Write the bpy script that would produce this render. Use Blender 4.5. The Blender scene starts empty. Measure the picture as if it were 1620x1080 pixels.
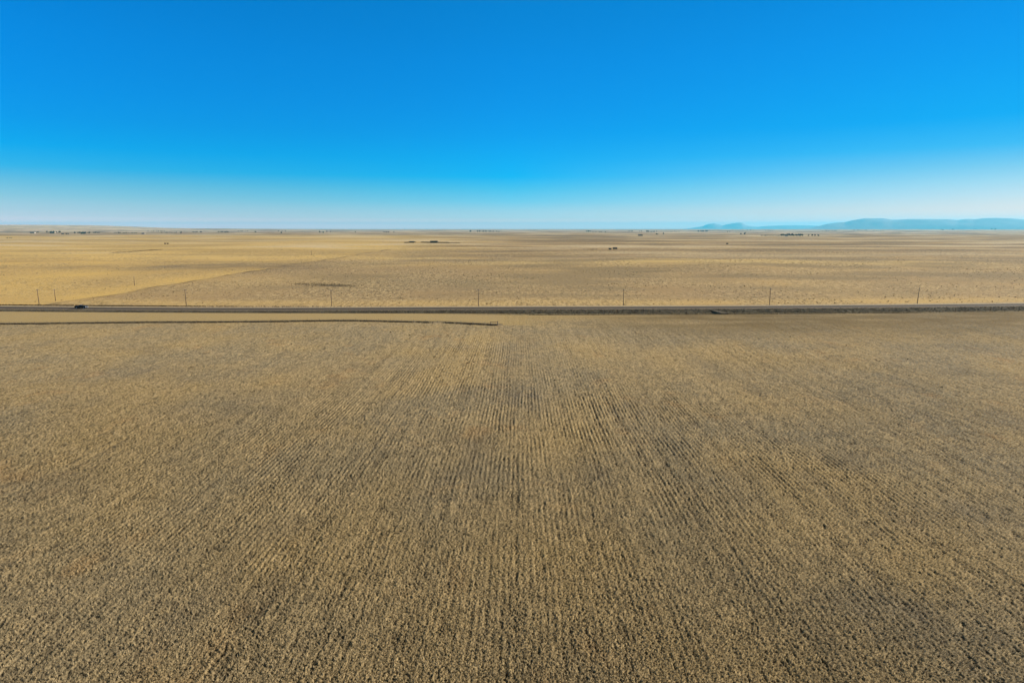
import bpy, bmesh, math, random
import numpy as np
from mathutils import Vector, Matrix

# ------------------------------------------------------------------ camera, sky, sun, exposure
S = bpy.context.scene
COL = S.collection
R = math.radians
CAM_H = 40.0
PITCH = 9.36
SUN_EL, SUN_AZ = 24.0, 76.0          # azimuth clockwise from +Y (the view direction) towards +X
cam_d = bpy.data.cameras.new('camera')
cam_d.sensor_width = 36.0
cam_d.lens = 24.0
cam_d.clip_start = 0.5
cam_d.clip_end = 400000.0
cam = bpy.data.objects.new('camera', cam_d)
COL.objects.link(cam)
cam.location = (0, 0, CAM_H)
cam.rotation_euler = (R(90 - PITCH), 0, 0)
S.camera = cam

S.view_settings.view_transform = 'Standard'
S.view_settings.look = 'None'
S.view_settings.gamma = 1.0
S.view_settings.exposure = 0.85
S.cycles.max_bounces = 6
S.cycles.diffuse_bounces = 2
S.cycles.glossy_bounces = 3
S.cycles.transmission_bounces = 4
S.cycles.volume_bounces = 1
S.cycles.use_denoising = True

W = bpy.data.worlds.new('World')
S.world = W
W.use_nodes = True
nt = W.node_tree
nt.nodes.clear()
wo = nt.nodes.new('ShaderNodeOutputWorld')
bg = nt.nodes.new('ShaderNodeBackground')
bg.inputs['Strength'].default_value = 0.10
sky = nt.nodes.new('ShaderNodeTexSky')
sky.sky_type = 'NISHITA'
sky.sun_disc = False
sky.sun_elevation = R(SUN_EL)
sky.sun_rotation = R(SUN_AZ)
sky.altitude = 1900.0
sky.air_density = 1.0
sky.dust_density = 0.2
sky.ozone_density = 3.0
# the visible sky's colour, plus an added overhead tint, by height above the horizon, left / middle / right of the view (a world-space grade of the sky texture)
SKY_EL = (0.0, 0.3, 0.6, 0.9, 1.3, 2.2, 3.2, 4.2, 5.6, 7.5, 9.5, 13.0, 17.0, 30.0, 90.0)  # last two steps: unseen overhead sky, warmed and dimmed to brown the ground shadows
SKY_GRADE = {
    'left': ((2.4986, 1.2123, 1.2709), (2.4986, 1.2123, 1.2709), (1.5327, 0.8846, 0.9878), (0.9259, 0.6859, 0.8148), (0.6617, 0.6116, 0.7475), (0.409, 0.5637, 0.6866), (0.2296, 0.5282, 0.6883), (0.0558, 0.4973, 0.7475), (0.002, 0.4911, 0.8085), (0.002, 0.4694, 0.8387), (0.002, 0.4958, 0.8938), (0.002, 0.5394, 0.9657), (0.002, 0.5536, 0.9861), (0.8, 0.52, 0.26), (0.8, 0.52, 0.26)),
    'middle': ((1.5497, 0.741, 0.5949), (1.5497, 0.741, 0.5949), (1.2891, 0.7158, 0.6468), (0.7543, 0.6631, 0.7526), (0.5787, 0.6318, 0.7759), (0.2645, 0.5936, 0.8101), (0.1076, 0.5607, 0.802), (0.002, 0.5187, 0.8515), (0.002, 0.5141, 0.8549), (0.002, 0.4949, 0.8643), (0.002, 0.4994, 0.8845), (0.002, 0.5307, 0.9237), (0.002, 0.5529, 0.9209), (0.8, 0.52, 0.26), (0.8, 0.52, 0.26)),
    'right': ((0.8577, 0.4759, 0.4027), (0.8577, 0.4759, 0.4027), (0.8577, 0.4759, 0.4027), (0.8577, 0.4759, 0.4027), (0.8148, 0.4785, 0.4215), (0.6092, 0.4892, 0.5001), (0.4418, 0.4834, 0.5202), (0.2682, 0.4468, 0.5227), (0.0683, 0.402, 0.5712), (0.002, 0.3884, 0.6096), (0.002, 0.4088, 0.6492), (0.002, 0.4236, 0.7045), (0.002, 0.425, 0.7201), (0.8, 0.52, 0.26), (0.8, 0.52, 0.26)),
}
#GRADE-HERE
HAZE_COL, HAZE_DENS, HAZE_ANI, HAZE_TOP = (0.07, 0.67, 1.0), 1.9e-5, 0.25, 775.0
tc = nt.nodes.new('ShaderNodeTexCoord')
sx = nt.nodes.new('ShaderNodeSeparateXYZ')
nt.links.new(tc.outputs['Generated'], sx.inputs['Vector'])


def wmath(op, a, b=None):
    n = nt.nodes.new('ShaderNodeMath')
    n.operation = op
    for i, v in enumerate((a, b)):
        if v is None:
            continue
        if isinstance(v, (int, float)):
            n.inputs[i].default_value = v
        else:
            nt.links.new(v, n.inputs[i])
    return n.outputs['Value']


elev = wmath('MULTIPLY', wmath('ARCSINE', sx.outputs['Z']), 2 / math.pi)      # 0 at the horizon, 1 overhead
elev = wmath('POWER', wmath('MAXIMUM', elev, 0.0), 0.5)
hyp = wmath('SQRT', wmath('ADD', wmath('MULTIPLY', sx.outputs['X'], sx.outputs['X']), wmath('MULTIPLY', sx.outputs['Y'], sx.outputs['Y'])))
side = wmath('DIVIDE', sx.outputs['X'], wmath('MAXIMUM', hyp, 0.001))


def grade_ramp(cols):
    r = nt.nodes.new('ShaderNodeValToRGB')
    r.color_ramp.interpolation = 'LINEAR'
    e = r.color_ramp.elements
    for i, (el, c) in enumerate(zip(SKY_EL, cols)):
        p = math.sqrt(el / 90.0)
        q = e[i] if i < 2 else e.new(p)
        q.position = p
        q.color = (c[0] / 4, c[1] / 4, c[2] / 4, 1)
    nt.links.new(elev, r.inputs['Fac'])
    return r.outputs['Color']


def wmix(fac, a, b, blend='MIX'):
    n = nt.nodes.new('ShaderNodeMix')
    n.data_type = 'RGBA'
    n.blend_type = blend
    n.clamp_result = False
    if isinstance(fac, (int, float)):
        n.inputs['Factor'].default_value = fac
    else:
        nt.links.new(fac, n.inputs['Factor'])
    for k, v in (('A', a), ('B', b)):
        if isinstance(v, tuple):
            n.inputs[k].default_value = v
        else:
            nt.links.new(v, n.inputs[k])
    return n.outputs['Result']


def wrange(v, a, b):
    n = nt.nodes.new('ShaderNodeMapRange')
    n.inputs['From Min'].default_value = a
    n.inputs['From Max'].default_value = b
    nt.links.new(v, n.inputs['Value'])
    return n.outputs['Result']


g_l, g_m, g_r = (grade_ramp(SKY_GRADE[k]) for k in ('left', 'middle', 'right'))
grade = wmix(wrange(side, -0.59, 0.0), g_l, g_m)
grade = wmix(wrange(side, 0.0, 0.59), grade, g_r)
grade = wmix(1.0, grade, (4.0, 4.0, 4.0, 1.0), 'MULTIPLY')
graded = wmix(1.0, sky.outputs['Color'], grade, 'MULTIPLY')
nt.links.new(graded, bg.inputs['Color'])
nt.links.new(bg.outputs['Background'], wo.inputs['Surface'])

sun_d = bpy.data.lights.new('sun', 'SUN')
sun_d.energy = 4.6
sun_d.angle = R(0.53)
sun_d.color = (1.0, 0.92, 0.80)
sun = bpy.data.objects.new('sun', sun_d)
COL.objects.link(sun)
sv = Vector((math.sin(R(SUN_AZ)) * math.cos(R(SUN_EL)), math.cos(R(SUN_AZ)) * math.cos(R(SUN_EL)), math.sin(R(SUN_EL))))
sun.rotation_euler = sv.to_track_quat('Z', 'Y').to_euler()
sun.location = (0, 0, 200)

# ------------------------------------------------------------------ helpers
rng = np.random.default_rng(11)
random.seed(5)


def perlin(x, y, seed=0):
    x = np.asarray(x, np.float64)
    y = np.asarray(y, np.float64)
    xi = np.floor(x)
    yi = np.floor(y)
    xf = (x - xi).astype(np.float32)
    yf = (y - yi).astype(np.float32)
    xi = xi.astype(np.int64)
    yi = yi.astype(np.int64)

    def g(ix, iy, fx, fy):
        h = (ix * 374761393 + iy * 668265263 + seed * 974634777) & 0xFFFFFFFF
        h = ((h ^ (h >> 13)) * 1274126177) & 0xFFFFFFFF
        h = h ^ (h >> 16)
        a = (h & 0xFFFF).astype(np.float32) * np.float32(2 * math.pi / 65536)
        return np.cos(a) * fx + np.sin(a) * fy
    u = xf * xf * xf * (xf * (xf * 6 - 15) + 10)
    v = yf * yf * yf * (yf * (yf * 6 - 15) + 10)
    n00 = g(xi, yi, xf, yf)
    n10 = g(xi + 1, yi, xf - 1, yf)
    n01 = g(xi, yi + 1, xf, yf - 1)
    n11 = g(xi + 1, yi + 1, xf - 1, yf - 1)
    a = n00 + u * (n10 - n00)
    b = n01 + u * (n11 - n01)
    return (a + v * (b - a)) * 1.5


def fbm(x, y, seed, octaves=3):
    t = 0
    a = 1.0
    for o in range(octaves):
        t = t + a * perlin(np.asarray(x) * 2 ** o, np.asarray(y) * 2 ** o, seed + o * 17)
        a *= 0.5
    return t


def sst(e0, e1, x):
    t = np.clip((np.asarray(x, float) - e0) / (e1 - e0), 0, 1)
    return t * t * (3 - 2 * t)


def link(name, mesh, parent=None, kind=None, label=None, cat=None, group=None):
    o = bpy.data.objects.new(name, mesh)
    COL.objects.link(o)
    if parent is not None:
        o.parent = parent
    if kind:
        o['kind'] = kind
    if label:
        o['label'] = label
    if cat:
        o['category'] = cat
    if group:
        o['group'] = group
    return o


def np_mesh(name, V, F, mat, smooth=False):
    """V (n,3), F (m,3) or (m,4)"""
    V = np.ascontiguousarray(V, np.float32)
    F = np.ascontiguousarray(F, np.int32)
    m = bpy.data.meshes.new(name)
    k = F.shape[1]
    m.vertices.add(len(V))
    m.vertices.foreach_set('co', V.ravel())
    m.loops.add(F.size)
    m.loops.foreach_set('vertex_index', F.ravel())
    m.polygons.add(len(F))
    m.polygons.foreach_set('loop_start', np.arange(0, F.size, k, dtype=np.int32))
    m.polygons.foreach_set('loop_total', np.full(len(F), k, np.int32))
    if smooth:
        m.polygons.foreach_set('use_smooth', np.ones(len(F), bool))
    m.update(calc_edges=True)
    if mat:
        m.materials.append(mat)
    return m


def add_attr(m, name, a):
    at = m.attributes.new(name, 'FLOAT_COLOR', 'POINT')
    c = np.ones((len(a), 4), np.float32)
    c[:, :3] = a
    at.data.foreach_set('color', c.ravel())


def grid_faces(nr, nc, wrap=False):
    i = np.arange(nr - 1)[:, None]
    j = np.arange(nc if wrap else nc - 1)[None, :]
    j2 = (j + 1) % nc
    a = i * nc + j
    b = i * nc + j2
    c = (i + 1) * nc + j2
    d = (i + 1) * nc + j
    return np.stack([a, b, c, d], -1).reshape(-1, 4)


# --- materials
def new_mat(name):
    m = bpy.data.materials.new(name)
    m.use_nodes = True
    n = m.node_tree.nodes
    return m, m.node_tree, n['Principled BSDF']


def mottled(name, c0, c1, scale=3.0, rough=0.9, bump=0.0, detail=4.0, metallic=0.0, spec=0.3, stretch=(1, 1, 1)):
    m, t, p = new_mat(name)
    tc = t.nodes.new('ShaderNodeTexCoord')
    mp = t.nodes.new('ShaderNodeMapping')
    mp.inputs['Scale'].default_value = stretch
    nz = t.nodes.new('ShaderNodeTexNoise')
    nz.inputs['Scale'].default_value = scale
    nz.inputs['Detail'].default_value = detail
    rp = t.nodes.new('ShaderNodeValToRGB')
    rp.color_ramp.elements[0].position = 0.32
    rp.color_ramp.elements[1].position = 0.68
    rp.color_ramp.elements[0].color = (*c0, 1)
    rp.color_ramp.elements[1].color = (*c1, 1)
    t.links.new(tc.outputs['Object'], mp.inputs['Vector'])
    t.links.new(mp.outputs['Vector'], nz.inputs['Vector'])
    t.links.new(nz.outputs['Fac'], rp.inputs['Fac'])
    t.links.new(rp.outputs['Color'], p.inputs['Base Color'])
    p.inputs['Roughness'].default_value = rough
    p.inputs['Metallic'].default_value = metallic
    p.inputs['Specular IOR Level'].default_value = spec
    if bump:
        b = t.nodes.new('ShaderNodeBump')
        b.inputs['Strength'].default_value = bump
        t.links.new(nz.outputs['Fac'], b.inputs['Height'])
        t.links.new(b.outputs['Normal'], p.inputs['Normal'])
    return m


def attr_mat(name, attr='tone', fine=7.0, lo=0.65, hi=1.3, bump=0.35, bumpdist=0.05, spec=0.1):
    """vegetation / soil colour held per vertex, broken up by fine procedural speckle"""
    m, t, p = new_mat(name)
    at = t.nodes.new('ShaderNodeAttribute')
    at.attribute_name = attr
    tc = t.nodes.new('ShaderNodeTexCoord')
    nz = t.nodes.new('ShaderNodeTexNoise')
    nz.inputs['Scale'].default_value = fine
    nz.inputs['Detail'].default_value = 5.0
    nz.inputs['Roughness'].default_value = 0.65
    mr = t.nodes.new('ShaderNodeMapRange')
    mr.inputs['From Min'].default_value = 0.3
    mr.inputs['From Max'].default_value = 0.7
    mr.inputs['To Min'].default_value = lo
    mr.inputs['To Max'].default_value = hi
    mx = t.nodes.new('ShaderNodeMix')
    mx.data_type = 'RGBA'
    mx.blend_type = 'MULTIPLY'
    mx.inputs['Factor'].default_value = 1.0
    t.links.new(tc.outputs['Object'], nz.inputs['Vector'])
    t.links.new(nz.outputs['Fac'], mr.inputs['Value'])
    t.links.new(at.outputs['Color'], mx.inputs['A'])
    t.links.new(mr.outputs['Result'], mx.inputs['B'])
    t.links.new(mx.outputs['Result'], p.inputs['Base Color'])
    p.inputs['Roughness'].default_value = 0.95
    p.inputs['Specular IOR Level'].default_value = spec
    if bump:
        b = t.nodes.new('ShaderNodeBump')
        b.inputs['Strength'].default_value = bump
        b.inputs['Distance'].default_value = bumpdist
        t.links.new(nz.outputs['Fac'], b.inputs['Height'])
        t.links.new(b.outputs['Normal'], p.inputs['Normal'])
    return m


# ------------------------------------------------------------------ the lie of the land
def road_y(x):
    x = np.asarray(x, float)
    xc = np.clip(x, -300, 300)
    y = 337.4 + 0.0129 * xc + 1.706e-4 * xc * xc
    sl = 0.0129 + 2 * 1.706e-4 * xc
    return y + (x - xc) * sl


def road_h(x):
    """height of the road above the fields: low on the left, on a bank from the middle on"""
    return 0.55 + 0.75 * sst(-170, 20, x)


def fence_y(x):
    """field edge with the weedy fence, left of the middle"""
    return np.interp(x, [-900, -270, -135, -72, -30, -6], [262, 285.5, 292.5, 297.5, 292, 284.5])


def base_z(x, y):
    x = np.asarray(x, float)
    y = np.asarray(y, float)
    r = np.hypot(x, y)
    z = 0.35 * perlin(x / 60, y / 60, 3) * sst(30, 120, r) * (1 - sst(270, 320, y))
    s = y - road_y(x)
    # roadside ditches and the bed under the road
    z = z - 0.55 * np.exp(-((s + 14.5) / 3.0) ** 2) * sst(-60, 20, x) - 0.45 * (1 - sst(7, 13, np.abs(s)))
    far = sst(30, 420, s)
    # swells of the open range
    z = z + far * (1.6 * fbm(x / 260, y / 420, 21, 3))
    z = z + sst(700, 2500, y) * 5.5 * fbm(x / 1500, y / 900, 31, 3)
    z = z + sst(2500, 9000, r) * 9.0 * fbm(x / 5200, y / 2600, 41, 3)
    z = z + 5.0 * np.exp(-(((x - 240) / 330) ** 2 + ((y - 770) / 130) ** 2))
    z = z - 2.2 * np.exp(-(((x - 200) / 400) ** 2 + ((y - 1040) / 130) ** 2))
    # pale table land far off on the left
    az = np.degrees(np.arctan2(x, np.maximum(y, 1)))
    z = z + sst(9000, 19000, r) * (78 * (1 - sst(-33, -24, az)) + 30 * (1 - sst(-26, -12, az)) + 14) * (y > 0)
    return z


F_PX = 1080.0
_cp, _sp = math.cos(R(PITCH)), math.sin(R(PITCH))


def ray(px, py):
    u = (px - 810) / F_PX
    v = (540 - py) / F_PX
    d = np.array([u, _cp + v * _sp, -_sp + v * _cp])
    return d / math.hypot(d[0], d[1])


def at(px, py):
    """where the sight line through a point of the photograph meets the land"""
    d = ray(px, py)
    t = np.concatenate([np.arange(40, 1500, 1.0), np.geomspace(1500, 40000, 3000)])
    z = base_z(d[0] * t, d[1] * t)
    below = np.nonzero(CAM_H + d[2] * t < z)[0]
    k = below[0] if len(below) else -1
    return float(d[0] * t[k]), float(d[1] * t[k]), float(z[k])


def gz(x, y):
    return float(base_z(np.array([x]), np.array([y]))[0])


# ------------------------------------------------------------------ ground: one sheet from under the camera to the horizon
a_front = np.arange(-48, 48.001, 0.066)
a_back = np.arange(50, 310.1, 2.0)
ANG = np.radians(np.concatenate([a_front, a_back]))
rad = [0.5, 4, 10, 16, 22, 28, 33, 37, 40, 42, 44, 45]
while rad[-1] < 82000:
    r = rad[-1]
    if r < 420:
        d = min(max((r * r + 1600) / 52000, 0.092), 0.45)
    elif r < 700:
        d = 1.0
    else:
        d = min(max(1.2, r * r / 260000), 450)
    rad.append(r + d)
RAD = np.array(rad)
nr, nc = len(RAD), len(ANG)
X = (RAD[:, None] * np.sin(ANG)[None, :]).ravel()
Y = (RAD[:, None] * np.cos(ANG)[None, :]).ravel()
RR = np.repeat(RAD, nc)
Z = base_z(X, Y)
TONE = np.zeros((len(X), 3), np.float32)


def mixc(c, mask, idx=None):
    """blend colour c into TONE by mask"""
    c = np.asarray(c, np.float32)
    m = mask[:, None].astype(np.float32)
    if idx is None:
        TONE[:] = TONE * (1 - m) + c * m
    else:
        TONE[idx] = TONE[idx] * (1 - m) + c * m


STRAW = (0.36, 0.262, 0.118)
GREYSTRAW = (0.265, 0.212, 0.122)
RUST = (0.37, 0.22, 0.085)
SOIL_SHADE = (0.060, 0.043, 0.024)
YELLOW = (0.60, 0.40, 0.125)
BROWN = (0.33, 0.226, 0.108)
OLIVE = (0.175, 0.122, 0.052)

s_all = Y - road_y(X)
TONE[:] = STRAW

# --- the stubble field in front (everything within about 320 m)
N = np.nonzero((RR > 38) & (RR < 520) & (s_all < 4))[0]
x, y = X[N], Y[N]
front = (np.abs(np.degrees(np.arctan2(x, y))) < 49)
N = N[front]
x, y = X[N], Y[N]
rowmask = np.clip(0.80 + 0.5 * fbm(x / 55, y / 70, 51, 2), 0.25, 1.15) * (1 - 0.75 * sst(-25, -90, x) * sst(110, 170, y))
rf = RR[N]
wob = 0.22 * perlin(x / 11, y / 26, 52)
xr = x - 0.0113 * y + wob
rows = (0.50 + 0.22 * sst(85, 150, rf)) * np.cos(xr * 2 * math.pi / 0.78) * (0.5 + 0.8 * sst(-0.4, 0.5, perlin(x / 7, y / 20, 49))) + 0.55 * perlin(xr / 0.55, y / 3.0, 53) + 0.6 * perlin(xr / 1.3, y / 22, 50) + 0.8 * perlin(xr / 2.9, y / 120, 54)
clump = perlin(x / 0.19, y / 0.20, 55) + 0.8 * perlin(x / 0.33, y / 0.36, 56)
mid = perlin(x / 0.75, y / 1.3, 59) + 0.8 * perlin(x / 1.5, y / 4.0, 60)
big = perlin(x / 2.1, y / 2.6, 57)
spot = np.clip(perlin(x / 1.3, y / 1.3, 58) - 0.45, 0, 1)
grain = rng.normal(0, 1, len(x))
h = (0.034 + 0.014 * sst(90, 160, rf)) * rows * rowmask + 0.066 * clump * (0.8 + 0.4 * big) + 0.018 * mid + 0.02 * big - 0.20 * spot + 0.030 * grain
h = h - 0.12 * np.clip(-(clump + 0.35 * rows * rowmask) - 0.25, 0, 0.8)      # gaps between the stubble
in_field = np.where(x < -4, 1 - sst(-1.5, 1.0, y - fence_y(x)), 1 - sst(-16.5, -15.0, y - road_y(x)))
Z[N] += h * (0.35 + 0.65 * in_field)
patch = fbm(x / 34, y / 48, 61, 3)
patch2 = fbm(x / 18, y / 24, 66, 3)
mixc(GREYSTRAW, np.clip(0.55 + 0.9 * patch, 0, 1), N)
mixc(RUST, np.clip(0.7 * patch2 + 0.6 * perlin(x / 5, y / 7, 67) - 0.42, 0, 0.5), N)
mixc((0.45, 0.335, 0.17), np.clip(0.35 * grain + 0.5 * mid + 0.3 * fbm(x / 9, y / 15, 71, 2), 0, 0.8), N)
mixc((0.16, 0.13, 0.085), np.clip(0.7 * fbm(x / 13, y / 30, 75, 3) - 0.30, 0, 0.3), N)
# furrow bottoms and gaps: bare earth with their shade put into its colour; crests hold straw
xt = np.abs(x - 0.0113 * y)
tram = np.zeros(len(x))
for c0 in (24.9, 27.0, 76.0, 78.1, 127.0, 129.1):
    tram = np.maximum(tram, np.exp(-((xt - c0 + 0.3 * perlin(x * 0 + c0, y / 40, 69)) / 0.30) ** 2))
tram = tram * (0.45 + 0.55 * perlin(x * 0 + np.sign(x) * 3, y / 35, 70))
Z[N] -= 0.05 * np.clip(tram, 0, 1) * in_field
mixc((0.14, 0.11, 0.065), np.clip(tram * 0.5, 0, 0.5) * in_field, N)
for (cx_, cy_, sx_, sy_, am) in ((3, 160, 5.5, 13, 0.75), (1, 215, 5, 38, 0.45), (29, 152, 8, 9, 0.5), (-11, 128, 5, 7, 0.4), (62, 92, 10, 6, 0.5), (40, 66, 6, 6, 0.5), (-62, 150, 22, 10, 0.3), (-105, 190, 26, 14, 0.35), (150, 120, 16, 9, 0.4), (108, 140, 12, 10, 0.45)):
    gk = np.exp(-(((x - cx_) / sx_) ** 2 + ((y - cy_) / sy_) ** 2))
    mixc((0.15, 0.13, 0.10), np.clip(0.6 * am * gk * (0.9 + 0.9 * fbm(x / 4, y / 7, 72, 2)), 0, 0.6), N)
low = np.clip(-(rows * (0.30 + 0.12 * sst(80, 150, rf)) * rowmask + clump * 0.75 + 0.45 * mid + 0.25 * grain) + 0.08, 0, 1)
mixc(SOIL_SHADE, np.clip(low * 0.95, 0, 0.85) * in_field * (1 - 0.15 * sst(110, 260, rf)), N)  # earth tone darkened to deepen the shade down in the gaps

# field colour paler towards the road, less so on the right
patch_pale = sst(95, 220, y) * (1 - 0.5 * sst(40, 140, x))
stroke = np.clip(fbm(x / 2.6, y / 3.2, 73, 2) - 0.55, 0, 1) * (0.4 + 0.6 * (1 - sst(-40, 10, x)))
mixc((0.10, 0.078, 0.045), np.clip(1.6 * stroke, 0, 0.6), N)
TONE[N] *= np.array([0.82, 0.80, 0.79], np.float32) * (1 + 0.30 * patch_pale)[:, None].astype(np.float32)

STALK = rng.choice(np.nonzero((in_field > 0.6) & (rf > 46) & (rf < 230) & (low < 0.35))[0], 300000, replace=False)
STALK = np.stack([x[STALK], y[STALK], Z[N][STALK]], -1)

# --- verge of taller dry grass between field edge and road, left
verge = sst(0.0, 1.5, Y - fence_y(X)) * (1 - sst(-9, 26, X + 9 * perlin(X / 5, Y / 4, 80))) * (s_all < -4) * (1 - sst(-10, -8, s_all)) * (Y > 240)
mixc((0.37, 0.262, 0.11), verge * np.clip(0.9 + 0.4 * perlin(X / 6, Y / 2, 81), 0, 1))
verge2 = sst(-12, 10, X) * sst(-40, -24, s_all) * (s_all < -14) * (1 - sst(10, 120, X))
mixc((0.34, 0.24, 0.10), verge2 * 0.8)
greyband = np.where(X < -4, sst(0.2, 1.0, Y - fence_y(X)) * (1 - sst(4.0, 7.5, Y - fence_y(X))), 0) * (Y > 240)
mixc((0.165, 0.125, 0.07), 0.85 * greyband)
olive = sst(10, 90, X) * sst(-110, -45, s_all) * (s_all < -12)
mixc(OLIVE, olive * np.clip(0.75 + 0.5 * fbm(X / 30, Y / 12, 83, 2), 0, 1))
ditch = np.exp(-((s_all + 14.0) / 2.4) ** 2) * sst(-60, 20, X)
mixc((0.12, 0.10, 0.06), 0.6 * ditch)

# --- open range beyond the road
N = np.nonzero(s_all > 4)[0]
x, y, s, r = X[N], Y[N], s_all[N], RR[N]
az = np.degrees(np.arctan2(x, np.maximum(y, 1)))
mixc((0.43, 0.295, 0.125), np.ones(len(N)), N)
mixc(BROWN, np.clip(0.6 + 0.8 * fbm(x / 160, y / 240, 91, 3), 0, 1), N)
left = 1 - sst(-9, 9, x + 246 + 6 * perlin(x / 50, y / 50, 92))
mixc(YELLOW, left * (1 - sst(1500, 2600, y)) * np.clip(0.85 + 0.4 * fbm(x / 90, y / 140, 93, 2), 0, 1), N)
farleft = (1 - sst(-12, 2, az)) * sst(850, 1000, y) * (1 - sst(4200, 6000, r))
mixc((0.61, 0.42, 0.145), farleft * np.clip(0.8 + 0.5 * fbm(x / 700, y / 420, 94, 3), 0, 1), N)
band = np.exp(-((s - 34 - 12 * perlin(x / 70, 0 * x, 95)) / 17) ** 2)
mixc((0.52, 0.35, 0.125), 0.75 * band, N)
crest = np.exp(-(((x - 240) / 330) ** 2 + ((y - 770) / 75) ** 2))
mixc((0.54, 0.38, 0.14), np.clip(1.1 * crest, 0, 0.9), N)
grey = np.exp(-(((x + 60) / 75) ** 2 + ((y - 510) / 75) ** 2))
mixc((0.235, 0.18, 0.095), np.clip(grey * (0.8 + 0.6 * perlin(x / 40, y / 60, 96)), 0, 0.8), N)
strip = np.exp(-((y - 735 - 0.10 * (x + 300) + 25 * perlin(x / 60, y / 90, 99)) / (45 + 0.1 * np.clip(x + 500, 0, 400))) ** 2) * (1 - sst(-215, -170, x)) * (0.45 + 0.55 * sst(-480, -330, x))
mixc((0.225, 0.165, 0.09), np.clip(strip * (0.8 + 0.5 * fbm(x / 40, y / 50, 100, 2)), 0, 0.85), N)
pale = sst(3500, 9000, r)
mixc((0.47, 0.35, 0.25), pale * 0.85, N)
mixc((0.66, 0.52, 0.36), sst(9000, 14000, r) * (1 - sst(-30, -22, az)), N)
tint = fbm(x / 620, y / 200, 97, 4)
mixc((0.19, 0.135, 0.07), sst(500, 1200, y) * np.clip(2.0 * tint + 0.02, 0, 0.8) * (1 - 0.6 * farleft) * (1 - 0.5 * sst(9000, 14000, r)), N)
tint2 = fbm(x / 2600, y / 620, 98, 4)
mixc((0.20, 0.145, 0.08), sst(1500, 2600, y) * np.clip(2.0 * tint2 - 0.05, 0, 0.75) * (1 - 0.6 * farleft) * (1 - 0.5 * sst(9000, 14000, r)), N)
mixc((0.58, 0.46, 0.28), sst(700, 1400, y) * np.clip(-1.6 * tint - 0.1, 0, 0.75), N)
# bunch grass: clumps with dark and pale flecks of colour among them
K = np.nonzero(r < 3000)[0]
xk, yk = x[K], y[K]
cl = perlin(xk / 2.2, yk / 3.2, 101) + 0.8 * perlin(xk / 0.9, yk / 1.3, 102) + 0.6 * perlin(xk / 6, yk / 9, 103)
dens = np.clip(0.80 + 0.7 * fbm(xk / 70, yk / 110, 104, 3), 0.25, 1.3) * (0.6 + 0.4 * sst(-300, -150, xk))
Z[N[K]] += 0.07 * cl * dens * sst(8, 14, s[K])
fl = 0.4 * perlin(xk / 3.4, yk / 17, 110) + 1.0 * perlin(xk / 1.8, yk / 10, 108) + 0.6 * perlin(xk / 0.95, yk / 6, 109) + 0.2 * cl + 0.9 * rng.normal(0, 1, len(xk))
mixc((0.13, 0.098, 0.052), np.clip(-fl * 1.1 * dens - 0.25, 0, 0.85) * (1 - 0.75 * sst(700, 2200, r[K])), N[K])
mixc((0.58, 0.44, 0.225), np.clip(fl * 0.9 * dens - 0.15, 0, 0.7) * (1 - 0.75 * sst(700, 2200, r[K])), N[K])
mixc((0.235, 0.175, 0.09), np.clip(1.2 * fbm(x / 170, y / 90, 112, 3) + 0.22, 0, 0.75) * sst(-220, -120, x) * sst(40, 90, s) * (1 - sst(900, 1300, y)), N)
TONE[N] *= np.array([0.98, 0.95, 0.91], np.float32) * (1 + 0.06 * sst(-240, -200, x) * (1 - sst(800, 1200, y)))[:, None].astype(np.float32)
# dirt boundary line running away from the road
bl = np.exp(-((x + 246 + 6 * perlin(x / 50, y / 50, 92)) / (1.7 + 0.001 * y)) ** 2) * (y < 1400)
mixc((0.13, 0.088, 0.042), 0.78 * np.clip(bl * (0.7 + 0.9 * perlin(x / 30, y / 30, 105)), 0, 1), N)


# worn hollows and gullies: a low bank with dark weedy bottom
def hollow(p0, p1, w, depth, amt):
    ax, ay, _ = at(*p0)
    bx, by, _ = at(*p1)
    dx, dy = bx - ax, by - ay
    L = math.hypot(dx, dy)
    px, py = X[N] - ax, Y[N] - ay
    tt = np.clip((px * dx + py * dy) / (L * L), 0, 1)
    dd = np.hypot(px - tt * dx, py - tt * dy)
    taper = 0.35 + 0.65 * np.sin(np.pi * np.clip(tt, 0.03, 0.97))
    m = np.exp(-(dd / (w * taper)) ** 2)
    Z[N] -= depth * m
    mixc((0.10, 0.08, 0.05), np.clip(m * amt * (0.75 + 0.6 * perlin(X[N] / (w * 0.9), Y[N] / (w * 0.9), 107)), 0, 0.92), N)


hollow((468, 448.5), (556, 452.5), 8.0, 0.6, 0.95)
hollow((176, 400.0), (256, 394.6), 5.0, 0.8, 1.0)
hollow((1395, 453.5), (1448, 457), 1.8, 0.3, 0.6)
hollow((345, 436), (440, 424), 2.6, 0.4, 0.6)
hollow((1000, 430), (1060, 428), 4.0, 0.4, 0.5)

ground_mat = attr_mat('dry grass and stubble', 'tone')
V = np.stack([X, Y, Z], -1)
# close the ring of columns all the way round
gm = np_mesh('ground', V, grid_faces(nr, nc, wrap=True), ground_mat, smooth=True)
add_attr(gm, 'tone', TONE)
link('ground', gm, kind='structure')
GZMIN = float(Z.min())
del V

# ------------------------------------------------------------------ road on its bank
xs = np.concatenate([np.arange(-3000, -420, 20.0), np.arange(-420, 420, 0.6), np.arange(420, 3001, 20.0)])


def road_frame(xa):
    e = 0.5
    sl = (road_y(xa + e) - road_y(xa - e)) / (2 * e)
    n = np.stack([-sl, np.ones_like(sl)], -1)
    n /= np.linalg.norm(n, axis=1)[:, None]
    return np.stack([xa, road_y(xa)], -1), n


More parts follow.
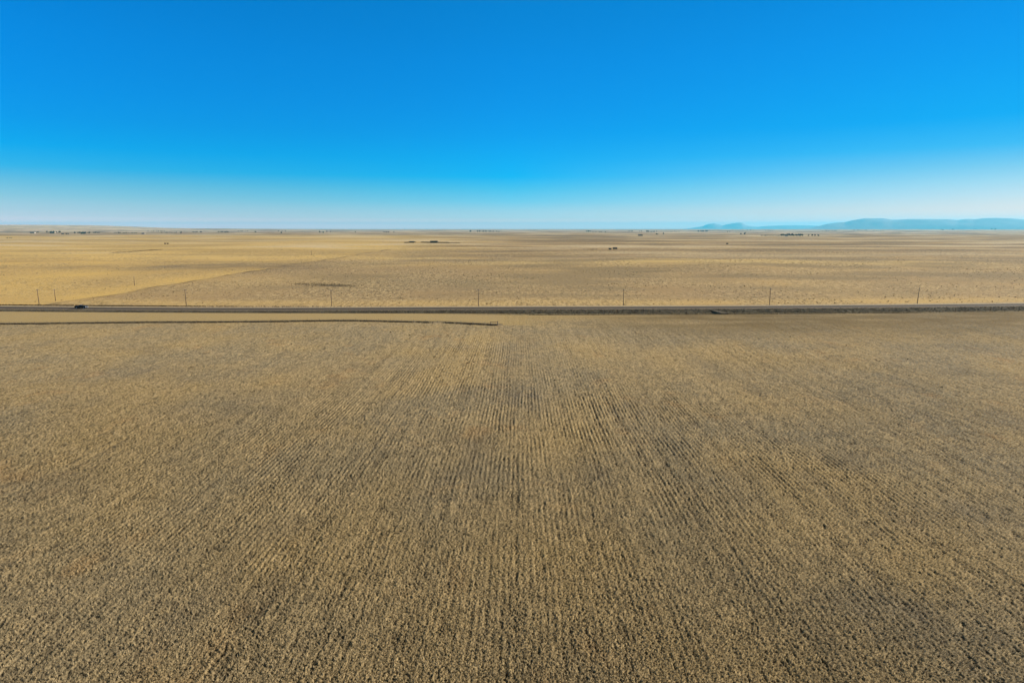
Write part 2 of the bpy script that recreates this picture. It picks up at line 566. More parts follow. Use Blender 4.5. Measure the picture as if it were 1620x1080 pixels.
def road_strip(name, prof, mat, rough=0.0, seed=1, tone=None, kind='structure'):
    """prof: list of (offset across, height rule) swept along the road"""
    c, n = road_frame(xs)
    H = road_h(xs)
    rows_ = []
    for k, (o, z) in enumerate(prof):
        oo = o + rough * perlin(xs / 1.7, np.full_like(xs, k * 3.1), seed)
        zz = z(H) if callable(z) else np.full_like(xs, z)
        zz = zz + 0.35 * rough * perlin(xs / 1.1, np.full_like(xs, k * 5.3), seed + 5)
        rows_.append(np.stack([c[:, 0] + n[:, 0] * oo, c[:, 1] + n[:, 1] * oo, zz], -1))
    V = np.stack(rows_, 1).reshape(-1, 3)
    m = np_mesh(name, V, grid_faces(len(xs), len(prof))[:, ::-1], mat)
    if tone is not None:
        add_attr(m, 'tone', tone(V))
    return link(name, m, kind=kind)


asphalt = mottled('worn asphalt', (0.048, 0.032, 0.017), (0.080, 0.056, 0.032), 0.6, 0.85, 0.0, 8, stretch=(0.2, 1, 1))
gravel = mottled('pale gravel', (0.30, 0.225, 0.125), (0.42, 0.325, 0.19), 1.2, 0.95, 0.2, 8)
gravel_d = mottled('grey roadside gravel', (0.13, 0.097, 0.058), (0.24, 0.18, 0.11), 1.2, 0.95, 0.2, 8)
road_strip('road', [(-4.3, lambda H: H - 0.03), (-2.1, lambda H: H + 0.02), (0, lambda H: H + 0.06), (2.1, lambda H: H + 0.02), (4.3, lambda H: H - 0.03)], asphalt)
road_strip('road_shoulder', [(-6.3, lambda H: H - 0.16), (-5.3, lambda H: H - 0.09), (-4.302, lambda H: H - 0.032)], gravel_d, 0.12, 3)
road_strip('road_shoulder', [(4.302, lambda H: H - 0.032), (6.5, lambda H: H - 0.10), (8.6, lambda H: H - 0.05)], gravel, 0.12, 7)
bank_mat = attr_mat('weedy road bank', 'tone', fine=3.0)


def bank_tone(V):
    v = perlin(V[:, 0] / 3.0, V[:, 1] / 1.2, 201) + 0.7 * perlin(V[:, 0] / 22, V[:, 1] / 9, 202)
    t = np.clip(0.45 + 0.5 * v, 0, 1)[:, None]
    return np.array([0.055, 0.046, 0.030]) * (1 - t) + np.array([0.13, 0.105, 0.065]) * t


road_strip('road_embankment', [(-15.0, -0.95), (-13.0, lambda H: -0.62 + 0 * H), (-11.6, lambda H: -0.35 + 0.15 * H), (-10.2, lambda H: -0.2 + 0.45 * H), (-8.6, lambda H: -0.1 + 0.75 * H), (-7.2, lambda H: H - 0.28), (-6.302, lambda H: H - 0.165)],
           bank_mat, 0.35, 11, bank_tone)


def verge_tone(V):
    v = perlin(V[:, 0] / 4.0, V[:, 1] / 1.5, 205)
    t = np.clip(0.5 + 0.5 * v, 0, 1)[:, None]
    return np.array([0.15, 0.105, 0.05]) * (1 - t) + np.array([0.34, 0.235, 0.11]) * t


road_strip('road_verge', [(8.602, lambda H: H - 0.055), (9.6, lambda H: 0.55 * H - 0.1), (11.0, lambda H: 0.1 * H - 0.12), (12.6, -0.55)], bank_mat, 0.25, 15, verge_tone)

paint_w = mottled('worn white road paint', (0.16, 0.15, 0.13), (0.30, 0.28, 0.25), 2.0, 0.8)
paint_y = mottled('worn yellow road paint', (0.18, 0.12, 0.03), (0.30, 0.20, 0.04), 2.0, 0.8)
for o0, mt in ((-3.75, paint_w), (3.75, paint_w)):
    zf = lambda H, o=o0: H - 0.03 + (4.3 - abs(o)) * 0.05 / 2.2 + 0.006
    road_strip('road_marking', [(o0 - 0.06, zf), (o0 + 0.06, zf)], mt)
for o0 in (-0.15, 0.15):
    road_strip('road_marking', [(o0 - 0.05, lambda H: H + 0.064), (o0 + 0.05, lambda H: H + 0.064)], paint_y)

# ------------------------------------------------------------------ distant mountains


def mountain(name, prof, dist, depth, seed, mat):
    px = np.array([p[0] for p in prof], float)
    py = np.array([p[1] for p in prof], float)
    cols = np.arange(px[0], px[-1] + 1, 1.5)
    top = np.interp(cols, px, py)
    k = np.array([0.3, 1, 2, 1, 0.3])
    top = np.convolve(np.pad(top, 2, mode='edge'), k / k.sum(), mode='valid')
    tt = np.linspace(0, 1, 41)
    pts = []
    for c, yy in zip(cols, top):
        d = ray(c, yy)
        hgt = CAM_H + d[2] * dist
        d0 = d[:2] / np.linalg.norm(d[:2])
        for t in tt:
            rr = dist + (t - 0.5) * depth
            f = math.cos((t - 0.5) * math.pi) ** 0.8
            pts.append((d0[0] * rr, d0[1] * rr, f * hgt, f))
    P = np.array(pts)
    n = fbm(P[:, 0] / 2600, P[:, 1] / 2600, seed, 4)
    P[:, 2] += 0.22 * n * P[:, 2] * (1 - P[:, 3] ** 4) - 20 * (1 - P[:, 3])
    m = np_mesh(name, P[:, :3], grid_faces(len(cols), len(tt)), mat, smooth=True)
    o = link(name, m, kind='structure')
    return o


mt_mat = mottled('bare mountain granite', (0.30, 0.205, 0.215), (0.34, 0.24, 0.25), 0.0007, 0.95, 0.0, 8)
mountain('mountains', [(1262, 362.5), (1280, 360.5), (1296, 357.6), (1310, 354), (1325, 352.2), (1337, 351.6), (1348, 348.6), (1367, 345.6), (1398, 345.5), (1412, 348), (1440, 346.6), (1500, 347), (1515, 348.2), (1530, 346.4), (1542, 347.0), (1560, 345.2), (1580, 345), (1600, 345.6), (1620, 347.5), (1680, 350), (1760, 353), (1850, 358), (1920, 362.5)], 46000, 9000, 301, mt_mat)
mountain('mountains', [(1075, 362.5), (1095, 360.6), (1112, 358), (1120, 354.6), (1130, 353.2), (1137, 355), (1143, 356.8), (1155, 354), (1166, 352.4), (1174, 352.2), (1181, 357), (1197, 359), (1215, 357.4), (1245, 356.4), (1275, 356.5), (1310, 358), (1350, 360), (1390, 362.5)], 62000, 9000, 331, mt_mat)


# ------------------------------------------------------------------ weeds and dry grass (nobody could count the stalks)
def tufts(name, pts, hts, mat, blades=7, spread=0.5, width=0.07, seed=1, label=None, cat=None):
    g = np.random.default_rng(seed)
    n = len(pts)
    P = np.repeat(np.asarray(pts, float), blades, axis=0)
    H = np.repeat(np.asarray(hts, float), blades)
    a = g.uniform(0, 2 * math.pi, n * blades)
    lean = g.uniform(0.05, 1.0, n * blades)
    wd = H * width * g.uniform(0.6, 1.4, n * blades)
    b = P + np.stack([np.cos(a), np.sin(a), 0 * a], -1) * (H * spread * 0.35 * lean)[:, None]
    tip = P + np.stack([np.cos(a) * H * spread * lean, np.sin(a) * H * spread * lean, H * g.uniform(0.6, 1.0, n * blades)], -1)
    a2 = g.uniform(0, 2 * math.pi, n * blades)
    side = np.stack([np.cos(a2), np.sin(a2), 0 * a2], -1) * wd[:, None]
    V = np.stack([b - side, b + side, tip + side * 0.25, tip - side * 0.25], 1).reshape(-1, 3)
    F = np.arange(len(V)).reshape(-1, 4)
    m = np_mesh(name, V, F, mat)
    return link(name, m, kind='stuff', label=label, cat=cat)


weed_mat = mottled('dead tumbleweed', (0.048, 0.036, 0.022), (0.11, 0.085, 0.052), 1.4, 0.95)
weed_brown = mottled('brown dead weeds', (0.06, 0.042, 0.02), (0.15, 0.105, 0.052), 1.2, 0.95)
weed_light = mottled('bleached weed stalks', (0.16, 0.125, 0.075), (0.34, 0.255, 0.14), 1.1, 0.95)
dry_mat = mottled('dry bunch grass', (0.26, 0.20, 0.11), (0.48, 0.36, 0.19), 0.8, 0.95)

# cut straw standing in the field
straw_mat = mottled('cut straw', (0.24, 0.18, 0.095), (0.50, 0.38, 0.21), 0.9, 0.9)
g = np.random.default_rng(29)
dd = np.hypot(STALK[:, 0], STALK[:, 1])
tufts('stubble', STALK - np.array([0, 0, 0.03]), 0.10 + 0.17 * g.random(len(STALK)), straw_mat, 2, 0.8, 0.10, 30,
      'cut pale straw stubble standing in rows across the foreground field', 'stubble')
# weeds caught along the field fence
g = np.random.default_rng(3)
n = 5200
wx = -6.4 - 330 * g.random(n) ** 1.0
dens = np.clip(0.9 + 0.5 * perlin(wx / 5, wx * 0, 401) - 0.8 * np.exp(-((wx + 31) / 8) ** 2), 0, 1)
keep = g.random(n) < dens
wx = wx[keep]
wy = fence_y(wx) + g.normal(0, 0.45, len(wx))
tufts('fence_weeds', np.stack([wx, wy, base_z(wx, wy)], -1), 0.28 + 0.36 * g.random(len(wx)), weed_mat, 9, 0.75, 0.16, 4,
      'dark tangled tumbleweeds banked along the fence between stubble field and yellow verge', 'weeds')
# weeds left standing here and there in the stubble
n = 34
wx = g.uniform(-130, 130, n)
wy = g.uniform(58, 270, n)
keep = (np.abs(wx) < 0.74 * wy)
wx, wy = wx[keep], wy[keep]
rep_ = np.repeat(np.arange(len(wx)), 14)
qx = wx[rep_] + g.normal(0, 0.13, len(rep_)) * (1 + (rep_ % 5 == 0))
qy = wy[rep_] + g.normal(0, 0.16, len(rep_)) * (1 + (rep_ % 5 == 0))
tufts('scattered_weeds', np.stack([qx, qy, base_z(qx, qy)], -1), 0.12 + 0.18 * g.random(len(qx)), weed_brown, 7, 0.6, 0.10, 5,
      'small dark weeds scattered singly through the stubble field', 'weeds')
# bank of the road
n = 13000
wx = g.uniform(-330, 330, n)
wo = g.uniform(-14.5, -6.8, n)
keep = g.random(n) < np.clip(0.35 + 0.65 * sst(-120, 0, wx) + 0.6 * perlin(wx / 7, wo / 2, 411), 0.05, 1)
wx, wo = wx[keep], wo[keep]
Hh = road_h(wx)
wz = np.interp(wo, [-14.5, -13.0, -11.6, -10.2, -8.6, -7.2, -6.3], [0, 1, 2, 3, 4, 5, 6])
zt = np.stack([-0.6 + 0 * Hh, -0.62 + 0 * Hh, -0.35 + 0.15 * Hh, -0.2 + 0.45 * Hh, -0.1 + 0.75 * Hh, Hh - 0.28, Hh - 0.17], -1)
i0 = np.clip(np.floor(wz).astype(int), 0, 5)
fr = wz - i0
zz = zt[np.arange(len(i0)), i0] * (1 - fr) + zt[np.arange(len(i0)), i0 + 1] * fr
# a darker line of weeds along the foot of the ditch, right of the middle
wx2 = g.uniform(8, 200, 2600)
wx = np.concatenate([wx, wx2])
wo = np.concatenate([wo, -15.8 + g.normal(0, 0.3, len(wx2))])
zz = np.concatenate([zz, base_z(wx2, road_y(wx2) - 15.8) + 0.05])
lt = g.random(len(wx)) < np.clip(0.35 - 0.25 * sst(-60, 20, wx) + 0.25 * sst(-12, -13.5, wo), 0.05, 0.9) * (wo > -15)
P = np.stack([wx, road_y(wx) + wo, zz], -1)
tufts('roadside_weeds', P[~lt], 0.16 + 0.28 * g.random((~lt).sum()), weed_mat, 7, 0.6, 0.14, 6,
      'dark dead weeds covering the shaded bank below the road', 'weeds')
tufts('roadside_grass', P[lt], 0.16 + 0.26 * g.random(lt.sum()), weed_light, 7, 0.6, 0.12, 7,
      'bleached grass stalks scattered over the bank below the road', 'grass')
# far side of the road
n = 12000
wx = g.uniform(-380, 380, n)
dd = np.clip(0.15 + 0.85 * sst(60, 150, wx) + 0.75 * sst(-120, -220, wx) + 0.3 * perlin(wx / 9, wx * 0 + 3, 421), 0.03, 1)
wx = wx[g.random(n) < dd]
wy = road_y(wx) + 14.5 + g.normal(0, 0.7, len(wx))
tufts('roadside_weeds', np.stack([wx, wy, base_z(wx, wy) - 0.02], -1), 0.30 + 0.40 * g.random(len(wx)), weed_brown, 7, 0.6, 0.14, 8,
      'thin dark line of dead weeds along the far side of the road', 'weeds')


# ------------------------------------------------------------------ mesh helper for built things
class MB:
    def __init__(self):
        self.bm = bmesh.new()

    def box(self, c, d, bev=0.0, rot=None):
        M = Matrix.Translation(c) @ (rot.to_matrix().to_4x4() if rot else Matrix()) @ Matrix.Diagonal((*d, 1))
        r = bmesh.ops.create_cube(self.bm, size=1, matrix=M)
        if bev:
            es = list({e for v in r['verts'] for e in v.link_edges})
            bmesh.ops.bevel(self.bm, geom=es, offset=bev, segments=2, affect='EDGES', profile=0.6)
        return self

    def tube(self, pts, radii, n=8, caps=True):
        rings = []
        pts = [Vector(p) for p in pts]
        for i, p in enumerate(pts):
            a = pts[max(i - 1, 0)]
            b = pts[min(i + 1, len(pts) - 1)]
            q = (b - a).to_track_quat('Z', 'Y')
            rr = radii[i] if hasattr(radii, '__len__') else radii
            rings.append([self.bm.verts.new(p + q @ Vector((rr * math.cos(2 * math.pi * k / n), rr * math.sin(2 * math.pi * k / n), 0))) for k in range(n)])
        for i in range(len(rings) - 1):
            for k in range(n):
                self.bm.faces.new((rings[i][k], rings[i][(k + 1) % n], rings[i + 1][(k + 1) % n], rings[i + 1][k]))
        if caps:
            self.bm.faces.new(rings[0][::-1])
            self.bm.faces.new(rings[-1])
        return self

    def prism(self, poly, y0, y1, axis='y'):
        """poly: outline in (x,z), extruded along y"""
        a = [self.bm.verts.new((p[0], y0, p[1])) for p in poly]
        b = [self.bm.verts.new((p[0], y1, p[1])) for p in poly]
        n = len(poly)
        self.bm.faces.new(a)
        self.bm.faces.new(b[::-1])
        for k in range(n):
            self.bm.faces.new((a[k], b[k], b[(k + 1) % n], a[(k + 1) % n]))
        return self

    def build(self, name, mat, parent=None, smooth=False):
        bmesh.ops.recalc_face_normals(self.bm, faces=self.bm.faces[:])
        m = bpy.data.meshes.new(name)
        self.bm.to_mesh(m)
        self.bm.free()
        m.materials.append(mat)
        if smooth:
            for p in m.polygons:
                p.use_smooth = True
        return link(name, m, parent)


def thing(name, loc, rz=0.0, label=None, cat=None, group=None):
    o = bpy.data.objects.new(name, None)
    COL.objects.link(o)
    o.location = loc
    o.rotation_euler = (0, 0, rz)
    o.empty_display_size = 0.5
    o['label'] = label
    o['category'] = cat
    if group:
        o['group'] = group
    return o


def kids(o):
    return [c for c in COL.objects if c.parent == o]


def copy_tree(o, children, parent=None):
    c = o.copy()
    COL.objects.link(c)
    c.parent = parent
    for ch in children.get(o.name, []):
        copy_tree(ch, children, c)
    return c


def child_map(root):
    m = {}
    st = [root]
    while st:
        o = st.pop()
        m[o.name] = kids(o)
        st += m[o.name]
    return m


# ------------------------------------------------------------------ utility poles along the road
wood = mottled('weathered pole wood', (0.075, 0.05, 0.032), (0.15, 0.105, 0.07), 4.0, 0.9, stretch=(1, 1, 0.08))
armw = mottled('pale weathered crossarm', (0.30, 0.26, 0.21), (0.46, 0.41, 0.34), 5.0, 0.9)
porc = mottled('insulator porcelain', (0.25, 0.26, 0.27), (0.4, 0.41, 0.42), 8.0, 0.3, spec=0.5)
pole_root = thing('utility_pole', (0, 0, 0), 0, 'x', 'utility pole', 'utility poles standing along the far side of the road')
MB().tube([(0, 0, -1.2), (0, 0, 3), (0, 0, 6), (0, 0, 9.0)], [0.19, 0.17, 0.145, 0.12], 10).build('pole', wood, pole_root, True)
m = MB()
m.box((0, 0.16, 8.45), (1.7, 0.10, 0.13), 0.01)
m.tube([(-0.55, 0.12, 8.42), (0, 0.12, 7.85)], 0.02, 6)
m.tube([(0.55, 0.12, 8.42), (0, 0.12, 7.85)], 0.02, 6)
arm = m.build('crossarm', armw, pole_root)
for xx, zz_, yy_ in ((-0.75, 8.515, 0.16), (0.75, 8.515, 0.16), (0.0, 9.0, 0.0)):
    MB().tube([(xx, yy_, zz_), (xx, yy_, zz_ + 0.06), (xx, yy_, zz_ + 0.10), (xx, yy_, zz_ + 0.20)], [0.03, 0.07, 0.045, 0.055], 10).build('insulator', porc, arm if xx else pole_root, True)
pole_children = child_map(pole_root)
POLES = [  # base px, base py, tilt deg (towards +x), height, label
    (1451, 481.5, 2.2, 1.00, 'dark wooden utility pole leaning right, rightmost beside the road'),
    (62, 481.0, -1.5, 0.95, 'utility pole with pale crossarm, leftmost beside the road'),
    (295, 485.0, -1.2, 0.98, 'slim roadside utility pole, the nearest one to the right of the black pickup'),
    (525, 486.5, -0.8, 0.99, 'slim roadside utility pole just below the dark hollow in the pasture'),
    (757, 487.2, 0.0, 1.02, 'upright utility pole beside the road, nearest the middle of the photo'),
    (986, 487.0, 0.2, 1.00, 'utility pole beside the road below the two dark distant sheds'),
    (1217, 486.0, 0.8, 1.03, 'dark brown utility pole beside the road, second from the right'),
    (88, 476.0, -1.2, 0.75, 'short utility pole just beyond the leftmost roadside pole'),
    (213, 452.0, 0.0, 0.72, 'faint thin utility pole standing in the yellow pasture beyond the pickup'),
    (493, 404.0, 0.0, 0.85, 'tiny faint utility pole far out where the pasture boundary climbs away'),
]
for i, (px, py, tl, sc_, lab) in enumerate(POLES):
    o = pole_root if i == 0 else copy_tree(pole_root, pole_children)
    if py > 479:
        # on the line of the roadside poles
        d = ray(px, py)
        xx = d[0] / d[1] * 360
        for _ in range(20):
            yy = float(road_y(xx)) + 17.0
            xx = d[0] / d[1] * yy
        loc = (xx, yy, gz(xx, yy))
    else:
        loc = at(px, py)
    o.location = loc
    o.rotation_euler = (0, R(tl), R(90) if i in (7, 8, 9) else 0.0)
    o.scale = (1, 1, sc_)
    o['label'] = lab
    if i in (7, 8, 9):
        o['group'] = 'utility poles leading away into the pasture'

# ------------------------------------------------------------------ fence at the field edge, ending in a braced corner
post_w = mottled('grey fence wood', (0.07, 0.055, 0.045), (0.16, 0.135, 0.11), 4.0, 0.9)
wire_m = mottled('rusty fence wire', (0.10, 0.07, 0.05), (0.2, 0.16, 0.13), 4.0, 0.6, metallic=0.6)
ex, ey = -6.0, 284.5
fence = thing('wire_fence', (ex, ey, gz(ex, ey)), 0, 'old wire fence along the field edge ending in a braced wooden corner', 'fence')
f0 = Vector((ex, ey, gz(ex, ey)))
m = MB().tube([(0, 0, -0.6), (0, 0, 1.9)], [0.17, 0.15], 8)
m.build('corner_post', post_w, fence)
MB().tube([(-3.0, 0.9, -0.6), (-3.0, 0.9, 1.6)], [0.14, 0.12], 8).build('brace_post', post_w, fence)
MB().tube([(-0.1, 0.03, 1.5), (-2.95, 0.88, 1.35)], 0.09, 8).build('brace_rail', post_w, fence)
pxs = [-11.5 - 5.2 * k for k in range(0, 62)]
tops = []
g = np.random.default_rng(9)
for k, xx in enumerate(pxs):
    yy = float(fence_y(xx))
    zz_ = gz(xx, yy)
    p = Vector((xx, yy, zz_)) - f0
    hh = 1.1 + 0.2 * g.random()
    MB().tube([p + Vector((0, 0, -0.4)), p + Vector((g.normal(0, 0.04), g.normal(0, 0.04), hh))], [0.07, 0.055], 6).build('post', post_w, fence)
    tops.append(p)
m = MB()
for hz in (0.45, 0.8, 1.05):
    m.tube([Vector((0, 0, hz))] + [p + Vector((0, 0.07, hz)) for p in tops], 0.008, 4)
m.build('wire', wire_m, fence)

# ------------------------------------------------------------------ field approach from the road (dirt ramp across the ditch)
ax_, ay_, _ = at(1139, 499.5)
n = 24
vv = []
for i in range(n):
    t = i / (n - 1)
    s_ = -6.6 - 9.0 * t
    for j in range(13):
        q = j / 12 * 2 - 1
        xx = ax_ + 3.0 * q + 5 * t
        f = 1 - max(0, abs(q) - 0.55) / 0.45
        H = float(road_h(xx))
        z = (H - 0.2) * (1 - t) + 0.06 * t
        vv.append((xx, float(road_y(xx)) + s_, -0.75 + (z + 0.75) * (f ** 0.8) + 0.03 * math.sin(i * 2.1 + j * 1.3)))
apr = np_mesh('field_approach', np.array(vv), grid_faces(n, 13)[:, ::-1], mottled('weedy packed dirt', (0.05, 0.04, 0.025), (0.105, 0.082, 0.048), 1.5, 0.95, 0.2))
link('field_approach', apr, kind='structure')

# ------------------------------------------------------------------ the black pickup on the road
paint = mottled('black truck paint', (0.005, 0.005, 0.005), (0.008, 0.008, 0.008), 2.0, 0.3, spec=0.25)
glass = mottled('tinted glass', (0.01, 0.012, 0.014), (0.016, 0.018, 0.02), 2.0, 0.08, spec=0.35)
rubber = mottled('tyre rubber', (0.015, 0.015, 0.015), (0.03, 0.03, 0.03), 8.0, 0.9)
alloy = mottled('wheel alloy', (0.35, 0.35, 0.36), (0.5, 0.5, 0.5), 6.0, 0.35, metallic=0.8)
chrome = mottled('chrome trim', (0.55, 0.55, 0.56), (0.7, 0.7, 0.7), 6.0, 0.18, metallic=1.0)
lampw = mottled('headlamp lens', (0.7, 0.72, 0.74), (0.85, 0.86, 0.88), 10.0, 0.12, spec=0.6)
lampr = mottled('tail lamp lens', (0.25, 0.01, 0.01), (0.4, 0.02, 0.02), 10.0, 0.15)
tx, ty, _ = at(140.0, 489.2)
s_lane = -2.05
ty = float(road_y(tx)) + s_lane
slope = (float(road_y(tx + 1)) - float(road_y(tx - 1))) / 2
tz = float(road_h(tx)) + 0.022
truck = thing('pickup_truck', (tx, ty, tz), math.atan(slope), 'black crew cab pickup truck driving right along the road', 'pickup truck')
WB0, WB1, WR = -1.75, 1.95, 0.40


def arch(cx, x0, x1):
    return [(cx + 0.52 * math.cos(a), 0.40 + 0.52 * math.sin(a)) for a in np.linspace(math.pi, 0, 9)]


low_out = [(-2.92, 0.48)] + arch(WB0, 0, 0) + [(-1.2, 0.38), (1.4, 0.38)] + arch(WB1, 0, 0) + [(2.55, 0.42), (2.90, 0.50)]
m = MB()
# lower body with wheel arches, bed sides, hood
m.prism(low_out + [(2.95, 0.80), (2.90, 1.08), (2.6, 1.17), (1.45, 1.25), (-0.80, 1.22), (-0.86, 1.22)] + [(-2.92, 1.20)], -0.98, 0.98)
body = m.build('body', paint, truck)
mod = body.modifiers.new('bevel', 'BEVEL')
mod.width = 0.05
mod.segments = 2
mod.limit_method = 'ANGLE'
m = MB()
b0 = [(-0.80, 1.225), (1.50, 1.245), (0.72, 1.86), (-0.52, 1.88)]
v0 = [m.bm.verts.new((p[0], -0.94 if p[1] < 1.5 else -0.74, p[1])) for p in b0]
v1 = [m.bm.verts.new((p[0], 0.94 if p[1] < 1.5 else 0.74, p[1])) for p in b0]
m.bm.faces.new(v0)
m.bm.faces.new(v1[::-1])
for k in range(4):
    m.bm.faces.new((v0[k], v1[k], v1[(k + 1) % 4], v0[(k + 1) % 4]))
cab = m.build('cab', paint, truck)
mod = cab.modifiers.new('bevel', 'BEVEL')
mod.width = 0.06
mod.segments = 3


def cab_side(name, pts, sgn):
    mm = MB()
    q = []
    for (xx, zz_) in pts:
        w = 0.94 + (0.74 - 0.94) * (zz_ - 1.235) / (1.87 - 1.235)
        q.append((xx, sgn * (w + 0.004), zz_))
    a = [mm.bm.verts.new(p) for p in q]
    b = [mm.bm.verts.new((p[0], p[1] - sgn * 0.02, p[2])) for p in q]
    mm.bm.faces.new(a)
    mm.bm.faces.new(b[::-1])
    for k in range(len(a)):
        mm.bm.faces.new((a[k], a[(k + 1) % len(a)], b[(k + 1) % len(a)], b[k]))
    return mm.build(name, glass, cab)


for sgn in (-1, 1):
    cab_side('side_window', [(-0.66, 1.33), (0.20, 1.33), (0.20, 1.78), (-0.46, 1.78)], sgn)
    cab_side('side_window', [(0.28, 1.33), (1.22, 1.33), (0.66, 1.78), (0.28, 1.78)], sgn)


def quad_panel(name, q, off, mat, parent):
    mm = MB()
    q = [Vector(p) for p in q]
    nrm = (q[1] - q[0]).cross(q[2] - q[0]).normalized()
    a = [mm.bm.verts.new(p + nrm * off) for p in q]
    b = [mm.bm.verts.new(p - nrm * 0.02) for p in q]
    mm.bm.faces.new(a)
    mm.bm.faces.new(b[::-1])
    for k in range(4):
        mm.bm.faces.new((a[k], a[(k + 1) % 4], b[(k + 1) % 4], b[k]))
    return mm.build(name, mat, parent)


quad_panel('windshield', [(1.38, -0.82, 1.335), (1.38, 0.82, 1.335), (0.80, 0.70, 1.80), (0.80, -0.70, 1.80)], 0.004, glass, cab)
quad_panel('rear_window', [(-0.765, 0.80, 1.32), (-0.765, -0.80, 1.32), (-0.57, -0.68, 1.76), (-0.57, 0.68, 1.76)], 0.006, glass, cab)
# load bed: dark liner sunk between raised rails
m = MB()
m.box((-1.88, 0.93, 1.245), (2.02, 0.10, 0.08), 0.02)
m.box((-1.88, -0.93, 1.245), (2.02, 0.10, 0.08), 0.02)
m.box((-2.88, 0, 1.235), (0.07, 1.76, 0.08), 0.02)
m.build('bed_rail', paint, truck)
MB().box((-1.84, 0, 1.213), (1.96, 1.74, 0.04), 0.01).build('bed_cover', mottled('bed liner', (0.012, 0.012, 0.012), (0.025, 0.025, 0.025), 6, 0.8), truck)
for wx_ in (WB0, WB1):
    for sgn in (-1, 1):
        w = link('wheel', None, truck)
        w.location = (wx_, sgn * 0.86, WR)
        mm = MB()
        mm.tube([(0, -0.13, 0), (0, -0.11, 0), (0, 0.11, 0), (0, 0.13, 0)], [WR - 0.04, WR, WR, WR - 0.04], 24).build('tyre', rubber, w)
        mm = MB()
        mm.tube([(0, sgn * 0.10, 0), (0, sgn * 0.145, 0), (0, sgn * 0.15, 0)], [0.26, 0.24, 0.10], 18).build('rim', alloy, w)
for sgn in (-1, 1):
    MB().box((2.92, sgn * 0.74, 0.93), (0.10, 0.36, 0.20), 0.02).build('headlight', lampw, truck)
    MB().box((-2.92, sgn * 0.88, 0.98), (0.06, 0.16, 0.36), 0.02).build('tail_light', lampr, truck)
    mm = MB()
    mm.box((1.02, sgn * 1.10, 1.38), (0.12, 0.20, 0.20), 0.03)
    mm.box((1.02, sgn * 0.98, 1.30), (0.06, 0.14, 0.05), 0.01)
    mm.build('mirror', paint, truck)
    for xx in (0.05, 1.0):
        MB().box((xx - 0.4, sgn * 0.995, 1.08), (0.18, 0.03, 0.035), 0.008).build('door_handle', chrome, truck)
MB().box((2.96, 0, 0.92), (0.06, 1.06, 0.26), 0.02).build('grille', chrome, truck)
MB().box((2.98, 0, 0.60), (0.18, 1.90, 0.22), 0.04).build('bumper', chrome, truck)
MB().box((-3.0, 0, 0.58), (0.16, 1.84, 0.20), 0.04).build('bumper', chrome, truck)

# ------------------------------------------------------------------ trees and farm buildings far out on the plain
bark = mottled('bark', (0.06, 0.05, 0.04), (0.12, 0.10, 0.085), 5, 0.95)
leaf_d = mottled('dark evergreen foliage', (0.016, 0.020, 0.010), (0.036, 0.040, 0.022), 0.6, 0.9)
leaf_b = mottled('bare winter twigs', (0.035, 0.027, 0.020), (0.075, 0.058, 0.044), 0.6, 0.9)


def tree_proto(name, hgt, wid, mat, seed, conic=False):
    g = np.random.default_rng(seed)
    root = thing(name, (0, 0, 0), 0, 'x', 'tree')
    m = MB()
    m.tube([(0, 0, -0.5), (0.1, 0, hgt * 0.25), (0.05, 0.1, hgt * 0.55), (0, 0, hgt * 0.85)], [hgt * 0.035, hgt * 0.028, hgt * 0.016, hgt * 0.005], 8)
    for k in range(7):
        a = g.uniform(0, 6.28)
        z0 = hgt * g.uniform(0.22, 0.6)
        L = wid * g.uniform(0.3, 0.48)
        m.tube([(0.05, 0.05, z0), (math.cos(a) * L * 0.5, math.sin(a) * L * 0.5, z0 + L * 0.45), (math.cos(a) * L, math.sin(a) * L, z0 + L * 0.7)], [hgt * 0.014, hgt * 0.009, hgt * 0.003], 6)
    m.build('trunk', bark, root, True)
    # crown: many small leaf clumps round several uneven boughs
    nb = 16
    bc = []
    for k in range(nb):
        a = g.uniform(0, 6.28)
        t = g.uniform(0.0, 1.0)
        rr = wid * 0.5 * (1 - t * 0.85 if conic else math.sqrt(max(0.05, 1 - (1.6 * t - 0.7) ** 2))) * g.uniform(0.25, 0.8)
        bc.append((math.cos(a) * rr, math.sin(a) * rr, hgt * (0.22 + 0.68 * t), wid * g.uniform(0.13, 0.24)))
    bc = np.array(bc)
    n = 900
    i = g.integers(0, nb, n)
    d = g.normal(size=(n, 3))
    d /= np.linalg.norm(d, axis=1)[:, None]
    c = bc[i, :3] + d * (bc[i, 3] * g.random(n) ** 0.45)[:, None]
    u = g.normal(size=(n, 3))
    u /= np.linalg.norm(u, axis=1)[:, None]
    v = np.cross(u, g.normal(size=(n, 3)))
    v /= np.linalg.norm(v, axis=1)[:, None]
    s_ = (wid * 0.045 * g.uniform(0.5, 1.4, n))[:, None]
    V = np.stack([c - u * s_ - v * s_ * 0.6, c + u * s_ - v * s_ * 0.5, c + u * s_ * 0.7 + v * s_, c - u * s_ + v * s_ * 0.7], 1).reshape(-1, 3)
    me = np_mesh('crown', V, np.arange(len(V)).reshape(-1, 4), mat)
    link('crown', me, root)
    return root


PROTO = {'round': tree_proto('tree', 10.0, 9.0, leaf_d, 21),
         'cone': tree_proto('evergreen_tree', 9.0, 6.0, leaf_d, 22, True),
         'bare': tree_proto('bare_tree', 11.0, 9.5, leaf_b, 23)}
PCH = {k: child_map(v) for k, v in PROTO.items()}
used = {k: False for k in PROTO}


